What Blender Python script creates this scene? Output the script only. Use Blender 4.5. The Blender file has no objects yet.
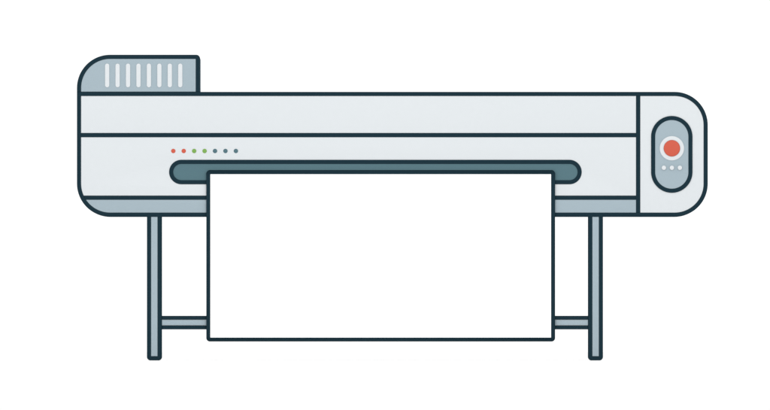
import bpy, bmesh, math
from mathutils import Vector
from mathutils.geometry import tessellate_polygon

SC = bpy.context.scene
COL = SC.collection

# ------------------------------------------------------------------ scale
D = 40.0            # camera distance from the printer's front (m)
S = 0.003           # metres per photograph pixel on the front plane
CX, CY = 385.0, 205.0
H = (360.45 - CY) * S  # height of the picture's centre; the feet stand on z = 0
CAM_Z = 0.03           # camera height above the floor


def X(px, Y=0.0):
    return (px - CX) * S * (D + Y) / D


def Z(py, Y=0.0):
    return CAM_Z + (H - CAM_Z - (py - CY) * S) * (D + Y) / D


# -------------------------------------------------------------- materials
def mat(name, rgb, rough=0.55, spec=0.06, mottling=0.012, scale=60.0, bump=0.0, edge=None):
    m = bpy.data.materials.new(name)
    m.use_nodes = True
    nt = m.node_tree
    b = nt.nodes['Principled BSDF']
    b.inputs['Roughness'].default_value = rough
    b.inputs['Specular IOR Level'].default_value = spec
    tc = nt.nodes.new('ShaderNodeTexCoord')
    no = nt.nodes.new('ShaderNodeTexNoise')
    no.inputs['Scale'].default_value = scale
    no.inputs['Detail'].default_value = 5.0
    nt.links.new(tc.outputs['Object'], no.inputs['Vector'])
    cr = nt.nodes.new('ShaderNodeMix')
    cr.data_type = 'RGBA'
    lo = [max(0.0, c * (1 - mottling)) for c in rgb]
    hi = [min(1.0, c * (1 + mottling)) for c in rgb]
    cr.inputs['A'].default_value = (*lo, 1)
    cr.inputs['B'].default_value = (*hi, 1)
    nt.links.new(no.outputs['Fac'], cr.inputs['Factor'])
    nt.links.new(cr.outputs['Result'], b.inputs['Base Color'])
    mr = nt.nodes.new('ShaderNodeMapRange')
    mr.inputs['To Min'].default_value = rough - 0.06
    mr.inputs['To Max'].default_value = rough + 0.06
    nt.links.new(no.outputs['Fac'], mr.inputs['Value'])
    nt.links.new(mr.outputs['Result'], b.inputs['Roughness'])
    if bump:
        n2 = nt.nodes.new('ShaderNodeTexNoise')
        n2.inputs['Scale'].default_value = 900.0
        nt.links.new(tc.outputs['Object'], n2.inputs['Vector'])
        bp = nt.nodes.new('ShaderNodeBump')
        bp.inputs['Strength'].default_value = bump
        bp.inputs['Distance'].default_value = 0.0005
        nt.links.new(n2.outputs['Fac'], bp.inputs['Height'])
        nt.links.new(bp.outputs['Normal'], b.inputs['Normal'])
    return m


def srgb(r, g, b, k=1.0):
    f = lambda c: (c / 255 / 12.92 if c <= 10 else ((c / 255 + 0.055) / 1.055) ** 2.4)
    return tuple(f(c) * k for c in (r, g, b))


E = 1.68            # light falling on the front, white = 1
M_BODY = mat('light_plastic', srgb(230, 235, 238, 1 / E), bump=0.05)
M_BLUE = mat('grey_blue_plastic', srgb(172, 189, 198, 1 / E), bump=0.05)
M_TEAL = mat('teal_plastic', srgb(91, 123, 132, 1 / E))
M_DARK = mat('dark_rubber', srgb(34, 55, 65, 1 / E), rough=0.6, spec=0.0)
M_RED = mat('red_plastic', srgb(216, 100, 79, 1 / E), rough=0.4)
M_GREEN = mat('green_plastic', srgb(131, 177, 90, 1 / E), rough=0.4)
M_SLATE = mat('slate_plastic', srgb(88, 120, 130, 1 / E), rough=0.4)
M_PAPER = mat('white_paper', (0.90, 0.90, 0.90), rough=0.8, spec=0.02, mottling=0.004)
M_INK = mat('dark_printed_border', srgb(34, 55, 65, 1 / E), rough=0.7, spec=0.0)
M_GROUND = mat('white_surface', (0.90, 0.90, 0.90), rough=0.9, spec=0.0, mottling=0.003, scale=3.0)


# ---------------------------------------------------------------- helpers
def area(p):
    return 0.5 * sum(p[i][0] * p[(i + 1) % len(p)][1] - p[(i + 1) % len(p)][0] * p[i][1] for i in range(len(p)))


def clean(p):
    out = []
    for q in p:
        if not out or (abs(q[0] - out[-1][0]) + abs(q[1] - out[-1][1])) > 1e-6:
            out.append(q)
    if (abs(out[0][0] - out[-1][0]) + abs(out[0][1] - out[-1][1])) < 1e-6:
        out.pop()
    return out


def rrect(x0, y0, x1, y1, tl=0, tr=0, br=0, bl=0, n=20):
    """Rounded rectangle in photograph pixels (y down), as a list of points."""
    p = []
    for (cx, cy, r, a0) in ((x0 + tl, y0 + tl, tl, 180), (x1 - tr, y0 + tr, tr, 270),
                            (x1 - br, y1 - br, br, 0), (x0 + bl, y1 - bl, bl, 90)):
        if r <= 0:
            p.append((cx, cy))
            continue
        k = max(5, int(n * min(1, r / 10 + 0.3)))
        for i in range(k + 1):
            a = math.radians(a0 + 90 * i / k)
            p.append((cx + r * math.cos(a), cy + r * math.sin(a)))
    return clean(p)


def circle(cx, cy, r, n=48):
    return [(cx + r * math.cos(2 * math.pi * i / n), cy + r * math.sin(2 * math.pi * i / n)) for i in range(n)]


def clip(p, axis, lim, keep_less):
    out = []
    ins = lambda q: (q[axis] <= lim + 1e-9) if keep_less else (q[axis] >= lim - 1e-9)
    for i in range(len(p)):
        a, b = p[i], p[(i + 1) % len(p)]
        if ins(a):
            out.append(a)
        if ins(a) != ins(b):
            t = (lim - a[axis]) / (b[axis] - a[axis])
            out.append((a[0] + t * (b[0] - a[0]), a[1] + t * (b[1] - a[1])))
    return clean(out)


def window(p, x0=None, y0=None, x1=None, y1=None):
    if x0 is not None: p = clip(p, 0, x0, False)
    if x1 is not None: p = clip(p, 0, x1, True)
    if y0 is not None: p = clip(p, 1, y0, False)
    if y1 is not None: p = clip(p, 1, y1, True)
    return p


def offset(loop, d):
    """Move every point of a loop to its left by d (mitred)."""
    n, out = len(loop), []
    for i in range(n):
        a, b, c = Vector(loop[i - 1]), Vector(loop[i]), Vector(loop[(i + 1) % n])
        e1, e2 = (b - a).normalized(), (c - b).normalized()
        n1, n2 = Vector((-e1.y, e1.x)), Vector((-e2.y, e2.x))
        m = n1 + n2
        k = d / max(0.35, 1 + n1.dot(n2))
        out.append((b.x + m.x * k, b.y + m.y * k))
    return out


def slab_bm(loops, w0, w1, place, bevel=0.0, back_bevel=0.0, steps=3):
    """Extrude an outline with holes from w0 (front) to w1 (back); the front edge is rounded by `bevel`."""
    loops = [clean(l) for l in loops]
    loops = [l if (area(l) > 0) == (i == 0) else l[::-1] for i, l in enumerate(loops)]
    rings = []
    for k in range(steps + 1 if bevel else 1):
        a = math.pi / 2 * k / steps if bevel else math.pi / 2
        rings.append((bevel * (1 - math.sin(a)) if bevel else 0.0, w0 + bevel * (1 - math.cos(a)) if bevel else w0))
    for k in range(steps + 1 if back_bevel else 1):
        a = math.pi / 2 * k / steps if back_bevel else 0
        rings.append((back_bevel * (1 - math.cos(a)) if back_bevel else 0.0,
                      w1 - back_bevel * (1 - math.sin(a)) if back_bevel else w1))
    bm = bmesh.new()
    vs = []
    for (d, w) in rings:
        vs.append([[bm.verts.new(place(q[0], q[1], w)) for q in (offset(l, d) if d else l)] for l in loops])
    for r in range(len(rings) - 1):
        for li, l in enumerate(loops):
            n = len(l)
            for i in range(n):
                j = (i + 1) % n
                bm.faces.new((vs[r][li][i], vs[r][li][j], vs[r + 1][li][j], vs[r + 1][li][i]))
    for r, d in ((0, rings[0][0]), (-1, rings[-1][0])):
        flat = [v for l in vs[r] for v in l]
        pts = [[Vector((q[0], q[1], 0)) for q in (offset(l, d) if d else l)] for l in loops]
        for t in tessellate_polygon(pts):
            try:
                bm.faces.new([flat[i] for i in t])
            except ValueError:
                pass
    bmesh.ops.recalc_face_normals(bm, faces=bm.faces)
    return bm


def link(name, bm, m, parent=None, origin=None):
    me = bpy.data.meshes.new(name)
    for f in bm.faces:
        f.smooth = True
    bm.to_mesh(me)
    bm.free()
    me.set_sharp_from_angle(angle=math.radians(38))
    o = bpy.data.objects.new(name, me)
    COL.objects.link(o)
    for q in (m if isinstance(m, (list, tuple)) else [m]):
        me.materials.append(q)
    if parent is not None:
        o.parent = parent
    return o


def slab(name, loops, y0, y1, m, parent, bevel=0.001, back_bevel=0.0):
    """A part whose front outline is given in photograph pixels; every outline is taken at its own depth."""
    if not isinstance(loops[0][0], (list, tuple)):
        loops = [loops]
    k = [[(X(a, y0), Z(b, y0)) for a, b in l] for l in loops]
    bm = slab_bm(k, y0, y1, lambda u, v, w: (u, w, v), bevel, back_bevel)
    return link(name, bm, m, parent)


def dome(name, px, py, r, y, rise, m, parent, n=32):
    """A round cap: short cylinder wall, then a shallow dome towards the viewer."""
    bm = bmesh.new()
    cx, cz, R = X(px, y), Z(py, y), r * S
    prof = [(R, 0.006), (R, 0.0)] + [(R * math.cos(a), -rise * math.sin(a)) for a in
                                     [math.pi / 2 * k / 6 for k in range(1, 6)]]
    rows = [[bm.verts.new((cx + q * math.cos(2 * math.pi * i / n), y + w, cz + q * math.sin(2 * math.pi * i / n)))
             for i in range(n)] for q, w in prof]
    tip = bm.verts.new((cx, y - rise, cz))
    for a, b in zip(rows, rows[1:]):
        for i in range(n):
            bm.faces.new((a[i], a[(i + 1) % n], b[(i + 1) % n], b[i]))
    for i in range(n):
        bm.faces.new((rows[-1][i], rows[-1][(i + 1) % n], tip))
    bm.faces.new(rows[0])
    bmesh.ops.recalc_face_normals(bm, faces=bm.faces)
    return link(name, bm, m, parent)


# ---------------------------------------------------------------- printer
printer = bpy.data.objects.new('large_format_printer', None)
COL.objects.link(printer)
printer['label'] = 'wide pale grey printer with dark outlines standing on two thin grey legs'
printer['category'] = 'printer'

G = 0.05            # hairline gap between fitted pieces, in pixels
RO, RI = 33.2, 29.0  # corner radii of the outer and inner edge of the dark trim
body_out = rrect(76.9, 91.9, 707.8, 216.8, 0, RO, RO, RO)
body_in = rrect(81.0, 96.0, 703.7, 212.7, 0, RI, RI, RI)

# housing behind the front, a touch smaller than the trim
slab('housing', rrect(77.3, 92.3, 707.4, 213.6, 0, RO, RO, RO), 0.062, 0.56, M_BODY, printer, 0.0, 0.02)
slab('edge_trim', [body_out, body_in], -0.0008, 0.06, M_DARK, printer, 0.0008)

inner = rrect(81.0 + G, 96.0 + G, 703.7 - G, 212.7 - G, 0, RI, RI, RI)
slab('top_panel', window(inner, y1=133.1 - G, x1=636.1 - G), 0.0, 0.06, M_BODY, printer)
slot_out = rrect(169.1, 159.8, 581.7, 184.3, 12.25, 12.25, 12.25, 12.25)
slot_in = rrect(173.2, 163.9, 577.6, 180.2, 8.15, 8.15, 8.15, 8.15)
front = slab('front_panel', [window(inner, y0=137.2 + G, y1=195.7 - G, x1=636.1 - G),
                             rrect(169.4, 160.1, 581.4, 184.0, 11.95, 11.95, 11.95, 11.95)], 0.0, 0.06, M_BODY, printer)
slab('base_panel', window(inner, y0=199.7 + G, x1=636.1 - G), 0.0, 0.06, M_BLUE, printer)
slab('end_panel', window(inner, x0=640.2 + G), 0.0, 0.06, M_BODY, printer)
trim_in = rrect(81.0 + 0.05, 96.0 + 0.05, 703.7 - 0.05, 212.7 - 0.05, 0, RI, RI, RI)
slab('seam_trim', window(trim_in, y0=133.1, y1=137.2, x1=636.05), -0.0008, 0.06, M_DARK, printer, 0.0006)
slab('seam_trim', window(trim_in, y0=195.7, y1=199.7, x1=636.05), -0.0008, 0.06, M_DARK, printer, 0.0006)
slab('seam_trim', window(trim_in, x0=636.1, x1=640.2), -0.0008, 0.06, M_DARK, printer, 0.0006)

# row of indicator lamps above the slot
for i, (m, lab) in enumerate([(M_RED, 'red indicator lamp'), (M_RED, 'red indicator lamp'), (M_GREEN, 'green indicator lamp'),
                              (M_GREEN, 'green indicator lamp'), (M_SLATE, 'unlit slate indicator lamp'),
                              (M_SLATE, 'unlit slate indicator lamp'), (M_SLATE, 'unlit slate indicator lamp')]):
    o = dome('indicator_light', 173.3 + 10.43 * i, 151.0, 2.2, -0.0005, 0.0012, m, front)
    o['label'] = lab

# paper output slot: teal insert with a narrow mouth, dark rim round it
slot = slab('output_slot', [rrect(169.6, 160.3, 581.2, 183.8, 11.7, 11.7, 11.7, 11.7),
                            rrect(211.5, 171.6, 549.8, 175.2, 1.7, 1.7, 1.7, 1.7)], 0.0008, 0.05, M_TEAL, printer, 0.0)
slab('slot_rim', [slot_out, slot_in], -0.0012, 0.0005, M_DARK, slot, 0.0006)

# control panel on the right-hand end
panel = slab('control_panel', rrect(651.9, 116.9, 691.7, 192.0, 19.9, 19.9, 19.9, 19.9), -0.002, -0.0003, M_BLUE, printer, 0.0)
slab('panel_rim', [rrect(651.1, 116.0, 692.5, 192.8, 20.7, 20.7, 20.7, 20.7),
                   rrect(655.2, 120.1, 688.4, 188.7, 16.6, 16.6, 16.6, 16.6)], -0.0032, -0.0021, M_DARK, panel, 0.0006)
slab('button_ring', [circle(671.9, 148.3, 12.2, 64), circle(671.9, 148.3, 8.15, 64)], -0.0042, -0.0022, M_BODY, panel, 0.0008)
o = dome('power_button', 671.9, 148.3, 8.1, -0.0062, 0.0015, M_RED, panel, 64)
o['label'] = 'round red power button'
for i in range(3):
    dome('small_button', 663.9 + 8.0 * i, 167.8, 2.2, -0.0072, 0.001, M_BODY, panel)

# raised vent cover at the left end of the top
cover_out = rrect(76.9, 54.8, 199.9, 91.8, RO, 3.6, 0, 0)
cover_in = rrect(81.0, 58.9, 195.8, 91.8, RI, 0, 0, 0)
n_ = [q for q in cover_out]
cover = slab('vent_cover', rrect(77.3, 55.2, 199.5, 92.1, RO, 3.4, 0, 0), 0.062, 0.36, M_BLUE, printer, 0.0, 0.015)
# open-bottomed dark frame: outer edge one way, inner edge back
arch_o = rrect(76.9, 54.8, 199.9, 91.75, RO, 3.6, 0, 0)
arch_i = rrect(81.0, 58.9, 195.8, 91.75, RI, 0, 0, 0)
# rrect order: top-left arc, top-right, bottom-right, bottom-left
arch = [arch_o[-1]] + arch_o[:-1] + [arch_i[-2]] + arch_i[:-2][::-1] + [arch_i[-1]]
slab('cover_trim', arch, -0.0008, 0.06, M_DARK, cover, 0.0008)
slab('cover_face', rrect(81.0 + G, 58.9 + G, 195.8 - G, 91.8 - G, RI, 0, 0, 0), 0.0, 0.06, M_BLUE, cover)
for i in range(8):
    cx = 107.15 + 10.44 * i
    slab('vent_slat', rrect(cx - 2.15, 63.6, cx + 2.15, 87.4, 2.15, 2.15, 2.15, 2.15), -0.002, -0.0003, M_BODY, cover, 0.0006)

# stand: two legs with a cross bar
for (a, b) in ((146.9, 161.7), (588.2, 603.0)):
    leg = slab('leg', rrect(a + 4.1 + G, 216.85, b - 4.1 - G, 356.2 - G), 0.0, 0.06, M_BLUE, printer)
    o_ = rrect(a, 216.83, b, 360.4, 0, 0, 3.6, 3.6)
    i_ = rrect(a + 4.1, 216.83, b - 4.1, 356.3)
    # U shape: down the outside, back up the inside
    u = [i_[1]] + o_[1:] + [o_[0]] + [i_[0]] + [i_[3]] + [i_[2]]
    slab('leg_trim', u, -0.0006, 0.064, M_DARK, leg, 0.0006)
    # low foot running back from the leg and the post that carries the rear of the housing
    c = X((a + b) / 2, 0.0)
    top = Z(214.0)
    prof = [(0.066, 0.004), (0.52, 0.004), (0.52, top), (0.47, top), (0.47, 0.06), (0.066, 0.06)]
    bm = slab_bm([prof], c - 0.010, c + 0.010, lambda u, v, w: (w, u, v), 0.002, 0.002)
    link('foot', bm, M_BLUE, leg)
bar = slab('cross_bar', rrect(161.9, 319.85, 588.0, 325.15), 0.002, 0.05, M_BLUE, printer)
slab('bar_trim', rrect(161.9, 315.75, 588.0, 319.75), 0.001, 0.054, M_DARK, bar)
slab('bar_trim', rrect(161.9, 325.25, 588.0, 329.35), 0.001, 0.054, M_DARK, bar)


# ------------------------------------------------------------ paper sheet
def paper():
    Y0, R = -0.0075, 0.005                     # plane of the hanging sheet, radius of the bend at its top
    top = Z(170.2, Y0)
    px = lambda a: X(a, Y0)
    dz = lambda b: top - Z(b, Y0)             # drop below the top of the bend
    out = [(px(a), dz(b)) for a, b in rrect(206.3, 170.2, 555.1, 341.5, 3.6, 3.6, 3.6, 3.6)]
    inn = [(px(a), dz(b)) for a, b in rrect(210.4, 174.3, 551.0, 337.4)]
    total = dz(341.5)
    bm = bmesh.new()
    pts = [[Vector((q[0], q[1], 0)) for q in l] for l in (out, inn)]
    vs = [bm.verts.new((q[0], 0, -q[1])) for l in (out, inn) for q in l]
    for t in tessellate_polygon(pts):
        bm.faces.new([vs[i] for i in t]).material_index = 1
    bm.faces.new(vs[len(out):]).material_index = 0
    cuts = [R * (1 - math.cos(math.pi / 2 * k / 8)) for k in range(1, 9)] + [total * k / 12 for k in range(1, 12)]
    for c in cuts:
        g = bm.verts[:] + bm.edges[:] + bm.faces[:]
        bmesh.ops.bisect_plane(bm, geom=g, plane_co=(0, 0, -c), plane_no=(0, 0, 1), dist=1e-6)
    # the tongue that runs back into the slot
    tops = sorted([v for v in bm.verts if v.co.z > -1e-7], key=lambda v: v.co.x)
    a, b = tops[0], tops[-1]
    f = bm.verts.new((a.co.x, 1.0, 0)), bm.verts.new((b.co.x, 1.0, 0))
    back = bm.faces.new([*tops, f[1], f[0]])
    back.material_index = 0
    for v in bm.verts:
        if v.co.y > 0.5:
            v.co = (v.co.x + (0.012 if v is f[0] else -0.012), 0.046, top)
            continue
        d = -v.co.z
        if d < R:
            y = Y0 + R - math.sqrt(max(0.0, R * R - (R - d) ** 2))
        else:
            t = (d - R) / (total - R)
            y = Y0 - 0.004 * t * t
        v.co = (v.co.x, y, top - d)
    bmesh.ops.recalc_face_normals(bm, faces=bm.faces)
    o = link('paper_sheet', bm, [M_PAPER, M_INK])
    s = o.modifiers.new('thickness', 'SOLIDIFY')
    s.thickness = 0.0008
    s.offset = 0.0
    o['label'] = 'blank white paper sheet with a dark border hanging from the printer slot'
    o['category'] = 'paper'
    return o


paper()

# ----------------------------------------------------------------- ground
bm = bmesh.new()
bmesh.ops.create_grid(bm, x_segments=40, y_segments=40, size=200)
g = link('ground', bm, M_GROUND)
g['kind'] = 'structure'

# ------------------------------------------------------------------ light
w = bpy.data.worlds.new('World')
SC.world = w
w.use_nodes = True
bg = w.node_tree.nodes['Background']
bg.inputs['Color'].default_value = (1, 1, 1, 1)
bg.inputs['Strength'].default_value = 1.13


def softbox(name, loc, target, size, power):
    l = bpy.data.lights.new(name, 'AREA')
    l.shape = 'SQUARE'
    l.size = size
    l.energy = power
    o = bpy.data.objects.new(name, l)
    COL.objects.link(o)
    o.location = loc
    o.rotation_euler = (Vector(target) - Vector(loc)).to_track_quat('-Z', 'Y').to_euler()


for x in (-4.0, 4.0):
    softbox('softbox', (x, -15.0, 3.5), (0, 0, 0.5), 4.0, 700.0)

# ----------------------------------------------------------------- camera
cd = bpy.data.cameras.new('camera')
cam = bpy.data.objects.new('camera', cd)
COL.objects.link(cam)
cam.location = (0, -D, CAM_Z)
cam.rotation_euler = (math.radians(90), 0, 0)
cd.sensor_width = 36.0
cd.lens = 36.0 * D / (770 * S)
cd.shift_y = (H - CAM_Z) / (770 * S)   # rising front: the camera stays level, close to the floor
cd.clip_start = 0.1
cd.clip_end = 1000.0
SC.camera = cam

SC.view_settings.view_transform = 'Standard'
SC.view_settings.look = 'None'
SC.view_settings.exposure = 0.0
SC.view_settings.gamma = 1.0
